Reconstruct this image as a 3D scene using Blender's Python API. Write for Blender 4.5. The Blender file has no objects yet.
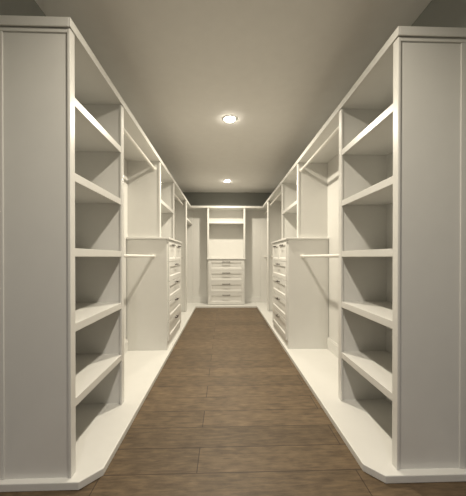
import bpy, bmesh, math, random
from mathutils import Vector
random.seed(4)
C = bpy.context.scene.collection
S = bpy.context.scene

# ------------------------------------------------------------------ materials
def new_mat(name):
    m = bpy.data.materials.new(name); m.use_nodes = True
    nt = m.node_tree; b = nt.nodes['Principled BSDF']
    return m, nt, b

def paint(name, col, rough=0.4, spec=0.5, var=0.03, bump=0.02, scale=9.0):
    m, nt, b = new_mat(name)
    tc = nt.nodes.new('ShaderNodeTexCoord')
    n = nt.nodes.new('ShaderNodeTexNoise'); n.inputs['Scale'].default_value = scale
    n.inputs['Detail'].default_value = 4
    nt.links.new(tc.outputs['Object'], n.inputs['Vector'])
    r = nt.nodes.new('ShaderNodeValToRGB')
    r.color_ramp.elements[0].position = .3; r.color_ramp.elements[1].position = .7
    r.color_ramp.elements[0].color = (*[c * (1 - var) for c in col], 1)
    r.color_ramp.elements[1].color = (*[min(1, c * (1 + var)) for c in col], 1)
    nt.links.new(n.outputs['Fac'], r.inputs['Fac'])
    nt.links.new(r.outputs['Color'], b.inputs['Base Color'])
    b.inputs['Roughness'].default_value = rough
    b.inputs['Specular IOR Level'].default_value = spec
    n2 = nt.nodes.new('ShaderNodeTexNoise'); n2.inputs['Scale'].default_value = 260
    nt.links.new(tc.outputs['Object'], n2.inputs['Vector'])
    bp = nt.nodes.new('ShaderNodeBump'); bp.inputs['Strength'].default_value = bump
    bp.inputs['Distance'].default_value = .002
    nt.links.new(n2.outputs['Fac'], bp.inputs['Height'])
    nt.links.new(bp.outputs['Normal'], b.inputs['Normal'])
    return m

WHITE = paint('white_cabinet_paint', (.745, .738, .705), .33, .5, .012, .03)
WALLM = paint('wall_paint', (.28, .285, .262), .75, .3, .015, .15)
CEILM = paint('ceiling_paint', (.80, .785, .75), .85, .2, .015, .15)
ROD = paint('rod_enamel', (.84, .82, .77), .28, .5, .01, 0)
BRONZE = paint('dark_bronze', (.045, .036, .03), .3, .5, .15, 0, 60)
BRONZE.node_tree.nodes['Principled BSDF'].inputs['Metallic'].default_value = .7

def wood():
    m, nt, b = new_mat('brown_plank_floor')
    L = nt.links.new
    tc = nt.nodes.new('ShaderNodeTexCoord')
    mp = nt.nodes.new('ShaderNodeMapping'); mp.inputs['Location'].default_value = (.20, .215, 0)
    L(tc.outputs['Object'], mp.inputs['Vector'])
    br = nt.nodes.new('ShaderNodeTexBrick')
    br.offset = .37; br.offset_frequency = 2
    br.inputs['Scale'].default_value = 1
    br.inputs['Brick Width'].default_value = 1.35
    br.inputs['Row Height'].default_value = .2
    br.inputs['Mortar Size'].default_value = .003
    br.inputs['Mortar Smooth'].default_value = .3
    br.inputs['Bias'].default_value = 0
    br.inputs['Color1'].default_value = (.165, .121, .076, 1)
    br.inputs['Color2'].default_value = (.120, .088, .055, 1)
    br.inputs['Mortar'].default_value = (.045, .03, .02, 1)
    L(mp.outputs['Vector'], br.inputs['Vector'])
    # long grain along the boards (x)
    mg = nt.nodes.new('ShaderNodeMapping'); mg.inputs['Scale'].default_value = (5, 34, 1)
    L(tc.outputs['Object'], mg.inputs['Vector'])
    g = nt.nodes.new('ShaderNodeTexNoise'); g.inputs['Scale'].default_value = 1.6
    g.inputs['Detail'].default_value = 8; g.inputs['Roughness'].default_value = .65
    g.inputs['Distortion'].default_value = .5
    L(mg.outputs['Vector'], g.inputs['Vector'])
    gr = nt.nodes.new('ShaderNodeValToRGB')
    gr.color_ramp.elements[0].position = .28; gr.color_ramp.elements[0].color = (.55, .53, .50, 1)
    gr.color_ramp.elements[1].position = .72; gr.color_ramp.elements[1].color = (1.35, 1.3, 1.22, 1)
    L(g.outputs['Fac'], gr.inputs['Fac'])
    mg2 = nt.nodes.new('ShaderNodeMapping'); mg2.inputs['Scale'].default_value = (5, 8, 1)
    L(tc.outputs['Object'], mg2.inputs['Vector'])
    k = nt.nodes.new('ShaderNodeTexNoise'); k.inputs['Scale'].default_value = 2.4
    k.inputs['Detail'].default_value = 5
    L(mg2.outputs['Vector'], k.inputs['Vector'])
    kr = nt.nodes.new('ShaderNodeValToRGB')
    kr.color_ramp.elements[0].position = .3; kr.color_ramp.elements[0].color = (.75, .73, .72, 1)
    kr.color_ramp.elements[1].position = .7; kr.color_ramp.elements[1].color = (1.15, 1.13, 1.1, 1)
    L(k.outputs['Fac'], kr.inputs['Fac'])
    m1 = nt.nodes.new('ShaderNodeMix'); m1.data_type = 'RGBA'; m1.blend_type = 'MULTIPLY'
    m1.inputs[0].default_value = 1
    L(br.outputs['Color'], m1.inputs[6]); L(gr.outputs['Color'], m1.inputs[7])
    m2 = nt.nodes.new('ShaderNodeMix'); m2.data_type = 'RGBA'; m2.blend_type = 'MULTIPLY'
    m2.inputs[0].default_value = 1
    L(m1.outputs[2], m2.inputs[6]); L(kr.outputs['Color'], m2.inputs[7])
    L(m2.outputs[2], b.inputs['Base Color'])
    b.inputs['Roughness'].default_value = .5
    b.inputs['Specular IOR Level'].default_value = .35
    bp = nt.nodes.new('ShaderNodeBump'); bp.inputs['Strength'].default_value = .25
    bp.inputs['Distance'].default_value = .002
    L(g.outputs['Fac'], bp.inputs['Height']); L(bp.outputs['Normal'], b.inputs['Normal'])
    return m
FLOOR = wood()

def emit(name, col, s):
    m, nt, b = new_mat(name)
    b.inputs['Base Color'].default_value = (*col, 1)
    b.inputs['Emission Color'].default_value = (*col, 1)
    b.inputs['Emission Strength'].default_value = s
    return m
LENS = emit('lamp_lens', (1, .92, .78), 75)

# ------------------------------------------------------------------ helpers
def box(bm, a, b):
    (x0, x1), (y0, y1), (z0, z1) = [(min(p, q), max(p, q)) for p, q in zip(a, b)]
    v = [bm.verts.new(p) for p in ((x0, y0, z0), (x1, y0, z0), (x1, y1, z0), (x0, y1, z0),
                                   (x0, y0, z1), (x1, y0, z1), (x1, y1, z1), (x0, y1, z1))]
    for f in ((3, 2, 1, 0), (4, 5, 6, 7), (0, 1, 5, 4), (1, 2, 6, 5), (2, 3, 7, 6), (3, 0, 4, 7)):
        bm.faces.new([v[i] for i in f])

def obj(name, bm, mat, parent=None, bev=0.0, smooth=False, seg=2):
    bmesh.ops.recalc_face_normals(bm, faces=bm.faces)
    me = bpy.data.meshes.new(name); 
    org = Vector((0, 0, 0))
    if parent is None:                       # origin at the base of the thing
        xs = [v.co for v in bm.verts]
        org = Vector(((min(p.x for p in xs) + max(p.x for p in xs)) / 2,
                      (min(p.y for p in xs) + max(p.y for p in xs)) / 2, min(p.z for p in xs)))
    else:
        p = parent
        while p is not None:
            org += p.location; p = p.parent
    for v in bm.verts: v.co -= org
    bm.to_mesh(me); bm.free()
    me.materials.append(mat)
    o = bpy.data.objects.new(name, me); C.objects.link(o)
    if parent is None: o.location = org
    else: o.parent = parent
    if smooth:
        for p in me.polygons: p.use_smooth = True
    if bev:
        b = o.modifiers.new('bevel', 'BEVEL'); b.width = bev; b.segments = seg
        b.limit_method = 'ANGLE'; b.angle_limit = math.radians(40)
        b.harden_normals = False
    return o

def tag(o, label, cat, group=None):
    o['label'] = label; o['category'] = cat
    if group: o['group'] = group
    return o

def thing(name, loc, label, cat, group=None):
    o = bpy.data.objects.new(name, None); C.objects.link(o)
    o.location = loc; o.empty_display_size = .1
    return tag(o, label, cat, group)

def struct(name, bm, mat, bev=0):
    o = obj(name, bm, mat, None, bev); o['kind'] = 'structure'; return o

def bxs(*boxes):
    bm = bmesh.new()
    for a, b in boxes: box(bm, a, b)
    return bm

def tube(bm, p, q, r, n=20):
    p, q = Vector(p), Vector(q); d = (q - p).normalized()
    u = d.orthogonal().normalized(); w = d.cross(u)
    A = [bm.verts.new(p + r * (math.cos(t) * u + math.sin(t) * w)) for t in [2 * math.pi * i / n for i in range(n)]]
    B = [bm.verts.new(q + r * (math.cos(t) * u + math.sin(t) * w)) for t in [2 * math.pi * i / n for i in range(n)]]
    for i in range(n):
        bm.faces.new((A[i], A[(i + 1) % n], B[(i + 1) % n], B[i]))
    bm.faces.new(A); bm.faces.new(B)

def prism(bm, pts, z0, z1):
    A = [bm.verts.new((x, y, z0)) for x, y in pts]; B = [bm.verts.new((x, y, z1)) for x, y in pts]
    n = len(pts)
    for i in range(n): bm.faces.new((A[i], A[(i + 1) % n], B[(i + 1) % n], B[i]))
    bm.faces.new(A[::-1]); bm.faces.new(B)

# ------------------------------------------------------------------ dimensions
XL, XR = -1.150, 1.262           # closet side walls
YB, YF = 6.78, -2.20             # back wall, wall behind the camera
HC = 2.70
TOP = 2.314                      # top of the cabinetry
PT = .04                         # platform thickness
Y1 = 1.41                        # near end of the cabinetry
DL, DR = .391, .370              # depth of the shallow units
YBF = 6.45                       # face of the back unit
BT = 2.277                       # underside of the top boards

class Side:
    def __init__(s, name, wall, sg, D, plat, dres):
        s.name, s.wall, s.sg, s.D, s.plat, s.dres = name, wall, sg, D, plat, dres
    def x(s, u): return s.wall + s.sg * u
    def b(s, u0, u1, y0, y1, z0, z1): return ((s.x(u0), y0, z0), (s.x(u1), y1, z1))
LEFT = Side('left', XL, 1, DL, .522, .479)
RIGHT = Side('right', XR, -1, DR, .524, .496)

# ------------------------------------------------------------------ room shell
struct('floor', bxs(((XL - .1, YF - .1, -.1), (XR + .1, YB + .1, 0))), FLOOR)
struct('ceiling', bxs(((XL - .1, YF - .1, HC), (XR + .1, YB + .1, HC + .1))), CEILM)
struct('wall_left', bxs(((XL - .1, YF, 0), (XL, YB, HC))), WALLM)
struct('wall_right', bxs(((XR, YF, 0), (XR + .1, YB, HC))), WALLM)
struct('wall_back', bxs(((XL - .1, YB, 0), (XR + .1, YB + .1, HC))), WALLM)
struct('wall_front', bxs(((XL - .1, YF - .1, 0), (XR + .1, YF, HC))), WALLM)

def base_profile(bm, s, y0, y1, z0, h=.14, o=0.0):
    box(bm, *s.b(o, o + .014, y0, y1, z0, z0 + h - .02))
    box(bm, *s.b(o, o + .009, y0, y1, z0 + h - .02, z0 + h - .006))
    box(bm, *s.b(o, o + .005, y0, y1, z0 + h - .006, z0 + h))

# y stations of the side runs
T0, T1 = 1.41, 2.155              # tall open shelf tower
H0, H1 = 3.335, 4.35              # upper shelf unit on the countertop
D0, D1 = 3.32, 4.32              # drawer cabinet
G0, G1 = 5.62, 5.77              # tall partition stile
for s in (LEFT, RIGHT):
    bm = bmesh.new()
    base_profile(bm, s, YF, 1.355, 0)
    base_profile(bm, s, T1 - .002, D0 - .002, PT, .14, .009)
    base_profile(bm, s, D1 + .002, 5.678, PT, .14, .009)
    base_profile(bm, s, 5.712, 6.755, PT, .14, .009)
    struct('baseboard_' + s.name, bm, WHITE, .002)
bm = bmesh.new()
for x0, x1 in ((XL + DL + .002, -.402), (.507, XR - DR - .002)):
    box(bm, (x0, YB - .023, PT), (x1, YB - .009, PT + .12))
    box(bm, (x0, YB - .018, PT + .12), (x1, YB - .009, PT + .134))
    box(bm, (x0, YB - .014, PT + .134), (x1, YB - .009, PT + .14))
struct('baseboard_back', bm, WHITE, .002)

# ------------------------------------------------------------------ platforms
YP = 6.27
bm = bmesh.new()
prism(bm, [(XL, 1.385), (-.710, 1.385), (-.628, 1.475), (-.628, YB), (XL, YB)], 0, PT)
tag(obj('base_platform', bm, WHITE, None, .004), 'low white plinth with a clipped near corner along the left wall, carrying the left cabinets', 'plinth', )
bm = bmesh.new()
prism(bm, [(XR, 1.375), (XR, YB), (.738, YB), (.738, 1.460), (.812, 1.375)], 0, PT)
tag(obj('base_platform', bm, WHITE, None, .004), 'low white plinth with a clipped near corner along the right wall, carrying the right cabinets', 'plinth')
tag(obj('base_platform', bxs(((-.628, YP, 0), (.738, YB, PT))), WHITE, None, .004), 'low white plinth across the far end of the floor, under the far drawers', 'plinth')

# ------------------------------------------------------------------ top boards with cornice
for s in (LEFT, RIGHT):
    t = thing('top_board', (s.x(s.D / 2), (Y1 + YB) / 2, BT),
              'long white top board with a thin cornice edge, capping the %s row of cabinets' % s.name, 'top board')
    obj('board', bxs(s.b(.001, s.D, Y1, YB - .001, BT, TOP)), WHITE, t)
    bm = bmesh.new()
    u = s.D
    box(bm, *s.b(u, u + .007, Y1 - .009, YBF - .016, BT - .008, TOP + .002))
    box(bm, *s.b(.001, u, Y1 - .009, Y1, BT - .008, TOP + .002))
    obj('cornice', bm, WHITE, t, .004)
t = thing('top_board', (.06, 6.6, BT), 'short white top board with cornice edge across the far end, above the far drawers', 'top board')
obj('board', bxs(((LEFT.x(DL) + .001, YBF, BT), (RIGHT.x(DR) - .001, YB - .001, TOP))), WHITE, t)
obj('cornice', bxs(((LEFT.x(DL) + .001, YBF - .014, BT - .008), (RIGHT.x(DR) - .001, YBF, TOP + .002))), WHITE, t, .004)

# ------------------------------------------------------------------ open shelf towers
TT = BT - .0005
for s in (LEFT, RIGHT):
    t = thing('shelf_tower', (s.x(s.D / 2), (T0 + T1) / 2, PT),
              'tall white open tower of six shelf bays, nearest cabinet on the %s' % s.name, 'shelving')
    D = s.D; st = .046
    # near side: recessed panel, scribe strip at the wall and bead under the cornice
    obj('side_panel', bxs(s.b(.0015, D - .014, T0 + .007, T0 + .029, PT, TT)), WHITE, t)
    obj('side_panel', bxs(s.b(.0015, D - .014, T1 - .030, T1 - .008, PT, TT)), WHITE, t)
    for y0, y1 in ((T0, T0 + st), (T1 - .052, T1)):
        obj('stile', bxs(s.b(D - .014, D, y0, y1, PT, BT - .0085)), WHITE, t, .0025)
    bm = bmesh.new()
    box(bm, *s.b(.0015, .066 if s is LEFT else .038, T0 + .001, T0 + .007, PT, BT - .03))
    box(bm, *s.b(.0015, D - .014, T0 + .001, T0 + .007, BT - .03, BT - .009))
    obj('panel_moulding', bm, WHITE, t, .003)
    obj('back_panel', bxs(s.b(.0015, .008, T0 + .032, T1 - .030, PT, TT)), WHITE, t)
    for z in (1.955, 1.57, 1.185, .80, .415):
        bm = bmesh.new()
        box(bm, *s.b(.008, D - .014, T0 + .0325, T1 - .0305, z - .030, z))
        box(bm, *s.b(D - .014, D - .002, T0 + st, T1 - .052, z - .043, z))
        obj('shelf', bm, WHITE, t, .0015)

# ------------------------------------------------------------------ tall partitions and end gables
for s in (LEFT, RIGHT):
    t = thing('partition_panel', (s.x(s.D / 2), G0, PT),
              'tall narrow white partition on the %s, between the drawer side and the far corner' % s.name, 'partition')
    obj('panel', bxs(s.b(.0015, s.D - .02, 5.68, 5.71, PT, TT)), WHITE, t)
    obj('stile', bxs(s.b(s.D - .02, s.D, G0, G0 + .066, PT, BT - .0085),
                     s.b(s.D - .02, s.D - .002, G0 + .066, G0 + .076, PT, BT - .0085),
                     s.b(s.D - .02, s.D, G0 + .076, G1, PT, BT - .0085)), WHITE, t, .002)
    o = obj('end_panel', bxs(s.b(.0015, s.D, 6.757, YB - .001, PT, TT)), WHITE, None, .002)
    tag(o, 'thin white upright panel against the far wall, in the far %s corner' % s.name, 'panel')

# ------------------------------------------------------------------ drawers and pulls
def drawer_front(bm, o, e1, e2, n, w, h, rail, th=.018):
    """shaker front: o = lower corner at the carcass, e1 along, e2 up, n outwards"""
    def P(a, b, c): return bm.verts.new(o + e1 * a + e2 * b + n * c)
    def ring(m, c): return [P(m, m, c), P(w - m, m, c), P(w - m, h - m, c), P(m, h - m, c)]
    r = [ring(0, 0), ring(0, th - .002), ring(.002, th), ring(rail, th), ring(rail + .004, th - .002),
         ring(rail + .011, th - .010), ring(rail + .013, th - .011)]
    for a, b in zip(r, r[1:]):
        for i in range(4): bm.faces.new((a[i], a[(i + 1) % 4], b[(i + 1) % 4], b[i]))
    bm.faces.new(r[0][::-1]); bm.faces.new(r[-1])

def pull(bm, c, e1, n, L):
    """bar pull: bar on two posts with round rosettes"""
    a = c - e1 * L / 2; b = c + e1 * L / 2
    tube(bm, a + n * .026 - e1 * .008, b + n * .026 + e1 * .008, .0062, 12)
    for p in (a, b):
        tube(bm, p, p + n * .026, .0048, 10)
        tube(bm, p, p + n * .004, .010, 14)

def drawers(root, rows, o_of, e1, n, body_w):
    """rows: list of (a0, a1, z0, z1, rail, pull length, pull drop)"""
    for a0, a1, z0, z1, rail, L, dz in rows:
        o = o_of(a0, z0)
        bm = bmesh.new()
        drawer_front(bm, o, e1, Vector((0, 0, 1)), n, a1 - a0, z1 - z0, rail)
        d = obj('drawer', bm, WHITE, root)
        bm = bmesh.new()
        c = o + e1 * (a1 - a0) / 2 + Vector((0, 0, z1 - z0 - dz)) + n * .0175
        pull(bm, c, e1, n, L)
        h = obj('handle', bm, BRONZE, d, 0, True)
        h['label'] = 'dark bronze bar pull'

CT = 1.348
for s in (LEFT, RIGHT):
    t = thing('drawer_cabinet', (s.x(s.dres / 2), (D0 + D1) / 2, PT),
              'white drawer cabinet with two small drawers over four wide ones, on the %s' % s.name, 'drawer cabinet')
    U = s.dres
    bm = bxs(s.b(.0015, U, D0, D1, PT, CT))
    obj('body', bm, WHITE, t, .0025)
    n = Vector((s.sg, 0, 0)); e1 = Vector((0, 1, 0))
    rows = [(.03, .4975, 1.085, 1.322, .036, .085, .030), (.5025, .97, 1.085, 1.322, .036, .085, .030)]
    for z0 in (.848, .611, .374, .137):
        rows.append((.03, .97, z0, z0 + .232, .056, .115, .036))
    drawers(t, rows, lambda a, z, s=s, U=U: Vector((s.x(U), D0 + a, z)), e1, n, 1.0)
    o = obj('countertop', bxs(s.b(.0015, U + .030, D0 - .018, D1 + .018, CT, CT + .024)), WHITE, None, .004)
    tag(o, 'white countertop slab on the drawer cabinet on the %s' % s.name, 'countertop')
    # shelf unit standing on the countertop
    z0 = CT + .024
    t = thing('upper_shelf_unit', (s.x(s.D / 2), (H0 + H1) / 2, z0),
              'white open upper shelf unit standing on the countertop on the %s' % s.name, 'shelving')
    obj('side_panel', bxs(s.b(.0015, s.D - .02, H0 + .022, H0 + .042, z0, TT)), WHITE, t)
    obj('side_panel', bxs(s.b(.0015, s.D - .02, H1 - .042, H1 - .022, z0, TT)), WHITE, t)
    for y0, y1 in ((H0 + .018, H0 + .074), (H1 - .074, H1 - .018)):
        obj('stile', bxs(s.b(s.D - .02, s.D, y0, y1, z0, BT - .0085)), WHITE, t, .0025)
    obj('back_panel', bxs(s.b(.0015, .008, H0 + .042, H1 - .042, z0, TT)), WHITE, t)
    obj('shelf', bxs(s.b(.008, s.D - .02, H0 + .0425, H1 - .0425, 1.81, 1.84),
                     s.b(s.D - .02, s.D - .002, H0 + .0745, H1 - .0745, 1.797, 1.84)), WHITE, t, .0015)

# far unit
XA, XB = -.385, .492
t = thing('drawer_cabinet', ((XA + XB) / 2, YBF, PT), 'white cabinet of four wide drawers against the far wall', 'drawer cabinet')
obj('body', bxs(((XA + .008, YBF, PT), (XB - .008, YB - .001, 1.086))), WHITE, t, .0025)
rows = []
w = XB - XA - .016
for z0, z1 in ((.822, 1.072), (.568, .818), (.314, .564), (.060, .310)):
    rows.append((.022, w - .022, z0, z1, .060, .16, .044))
drawers(t, rows, lambda a, z: Vector((XA + .008 + a, YBF, z)), Vector((1, 0, 0)), Vector((0, -1, 0)), w)
tag(obj('countertop', bxs(((XA - .012, YBF - .032, 1.086), (XB + .012, YB - .001, 1.110))), WHITE, None, .004),
    'white countertop slab on the four drawers at the far wall', 'countertop')
t = thing('upper_shelf_unit', ((XA + XB) / 2, YBF, 1.110), 'white open upper shelf unit on the far wall with a single shelf', 'shelving')
for x0, x1, f0, f1 in ((XA + .004, XA + .026, XA, XA + .042), (XB - .026, XB - .004, XB - .042, XB)):
    obj('side_panel', bxs(((x0, YBF + .02, 1.110), (x1, YB - .001, TT))), WHITE, t)
    obj('stile', bxs(((f0, YBF, 1.110), (f1, YBF + .02, BT - .0085))), WHITE, t, .0025)
obj('back_panel', bxs(((XA + .026, YB - .008, 1.110), (XB - .026, YB - .001, TT))), WHITE, t)
obj('shelf', bxs(((XA + .0265, YBF + .02, 1.925), (XB - .0265, YB - .008, 1.955)),
                 ((XA + .0425, YBF + .002, 1.915), (XB - .0425, YBF + .02, 1.955))), WHITE, t, .0015)

# shelf in the far left corner
o = obj('corner_shelf', bxs(LEFT.b(.0095, DL - .002, 5.7715, 6.7565, 1.915, 1.95), ), WHITE, None, .002)
tag(o, 'high white shelf in the far left corner beyond the tall partition', 'shelf')

# ------------------------------------------------------------------ white back panels lining the open bays
def panel(a, b, label, *more):
    tag(obj('back_panel', bxs((a, b), *more), WHITE), label, 'wall panel')
for s in (LEFT, RIGHT):
    zc = CT + .025
    for (y0, y1), (y2, y3), lab in (
            ((T1 - .007, D0 - .019), (T1 - .007, H0 + .0215), 'between shelf tower and drawer cabinet'),
            ((D1 + .019, 5.679), (H1 - .0215, 5.679), 'between drawer cabinet and tall partition'),
            ((5.711, 6.756), (5.711, 6.756), 'beyond the tall partition')):
        p = s.b(.0015, .0085, y0, y1, PT, zc); q = s.b(.0015, .0085, y2, y3, zc, TT)
        panel(p[0], p[1], 'white back panel of the bay %s, %s side' % (lab, s.name), q)
panel((LEFT.x(DL) + .001, YB - .0085, PT), (XA + .003, YB - .0006, TT), 'plain white back panel on the far wall, left of the far drawers')
panel((XB - .003, YB - .0085, PT), (RIGHT.x(DR) - .001, YB - .0006, TT), 'plain white back panel on the far wall, right of the far drawers')

# ------------------------------------------------------------------ clothes rods
def rod(s, u, y0, y1, z, label, group):
    x = s.x(u)
    t = thing('clothes_rod', (x, (y0 + y1) / 2, z), label, 'clothes rod', group)
    bm = bmesh.new(); tube(bm, (x, y0 + .004, z), (x, y1 - .004, z), .0145, 24)
    obj('rod', bm, ROD, t, 0).modifiers.new('e', 'EDGE_SPLIT').split_angle = .8
    for a, b in ((y0, y0 + .010), (y1 - .010, y1)):
        bm = bmesh.new(); tube(bm, (x, a, z), (x, b, z), .027, 24)
        tube(bm, (x, min(a, b) if a == y0 else b - .018, z), (x, a + .018 if a == y0 else b, z), .0185, 24)
        obj('flange', bm, ROD, t, .001)
for s, u in ((LEFT, .320), (RIGHT, .325)):
    g = 'white clothes rods'
    rod(s, u, T1 - .008, D0, 1.150, 'lower white clothes rod between shelf tower and drawer cabinet, %s side' % s.name, g)
    rod(s, u, T1 - .008, H0 + .022, 2.19, 'upper white clothes rod between shelf tower and upper shelf unit, %s side' % s.name, g)
    rod(s, u - .03, D1, 5.68, 1.150, 'lower white clothes rod beyond the drawer cabinet, %s side' % s.name, g)
    rod(s, u, H1 - .022, 5.68, 2.19, 'upper white clothes rod beyond the upper shelf unit, %s side' % s.name, g)
rod(RIGHT, .27, 5.71, 6.757, 1.150, 'lower white clothes rod in the far right corner, past the tall partition', 'white clothes rods')
rod(RIGHT, .27, 5.71, 6.757, 2.19, 'upper white clothes rod in the far right corner, past the tall partition', 'white clothes rods')

# ------------------------------------------------------------------ downlights, and an added fill lamp behind the camera
WARM = (1.0, .905, .74)
for y, lab in ((3.17, 'round recessed ceiling downlight, the nearer of the two in view'),
               (5.75, 'round recessed ceiling downlight, the farther of the two, above the far end'),
               (.95, 'round recessed ceiling downlight above the near ends of the cabinets'),
               (-1.5, 'added unseen ceiling lamp behind the camera, cool fill for the near end panels')):  # last one is an assumed lamp, added to fill the near end panels
    x = .065
    t = thing('recessed_downlight', (x, y, HC), lab, 'ceiling light')
    bm = bmesh.new(); n = 40
    prof = [(.061, HC - .0005), (.061, HC - .0045), (.065, HC - .005), (.078, HC - .004), (.082, HC - .0005)]
    rings = [[bm.verts.new((x + r * math.cos(2 * math.pi * i / n), y + r * math.sin(2 * math.pi * i / n), z)) for i in range(n)] for r, z in prof]
    for a, b in zip(rings, rings[1:] + rings[:1]):
        for i in range(n): bm.faces.new((a[i], a[(i + 1) % n], b[(i + 1) % n], b[i]))
    obj('trim_ring', bm, WHITE, t, 0, True)
    bm = bmesh.new(); dome = [(.0605, HC - .0005), (.0605, HC - .007), (.054, HC - .014), (.038, HC - .020), (.018, HC - .0225)]
    rings = [[bm.verts.new((x + r * math.cos(2 * math.pi * i / n), y + r * math.sin(2 * math.pi * i / n), z)) for i in range(n)] for r, z in dome]
    for a, b in zip(rings, rings[1:]):
        for i in range(n): bm.faces.new((a[i], a[(i + 1) % n], b[(i + 1) % n], b[i]))
    bm.faces.new(rings[0]); bm.faces.new(rings[-1])
    obj('lens', bm, LENS, t)
    ld = bpy.data.lights.new('downlight_lamp', 'AREA')
    ld.shape = 'DISK'; ld.size = .09; ld.spread = math.radians(158)
    ld.energy = {3.17: 36, 5.75: 27, .95: 23.5, -1.5: 21}[y]
    ld.color = WARM if y > 0 else (.98, .94, 1)  # cooler colour for the added fill lamp, to tint the end panels
    lo = bpy.data.objects.new('downlight_lamp', ld); C.objects.link(lo)
    lo.parent = t; lo.location = (0, 0, -.026)

# ------------------------------------------------------------------ world, camera, view
w = bpy.data.worlds.new('world'); S.world = w; w.use_nodes = True
w.node_tree.nodes['Background'].inputs['Color'].default_value = (.5, .5, .5, 1)
w.node_tree.nodes['Background'].inputs['Strength'].default_value = .05

cd = bpy.data.cameras.new('camera'); cam = bpy.data.objects.new('camera', cd); C.objects.link(cam)
cam.location = (0, 0, 1.14)
cam.rotation_euler = (math.radians(90 - .3), 0, -math.atan(9 / 280))
cd.sensor_fit = 'HORIZONTAL'; cd.sensor_width = 36; cd.lens = 280 / 466 * 36
cd.shift_x = 0; cd.shift_y = 10.5 / 466
cd.clip_start = .01
S.camera = cam
S.view_settings.view_transform = 'Standard'; S.view_settings.look = 'None'
S.view_settings.exposure = .12; S.view_settings.gamma = 1; S.view_settings.use_curve_mapping = False
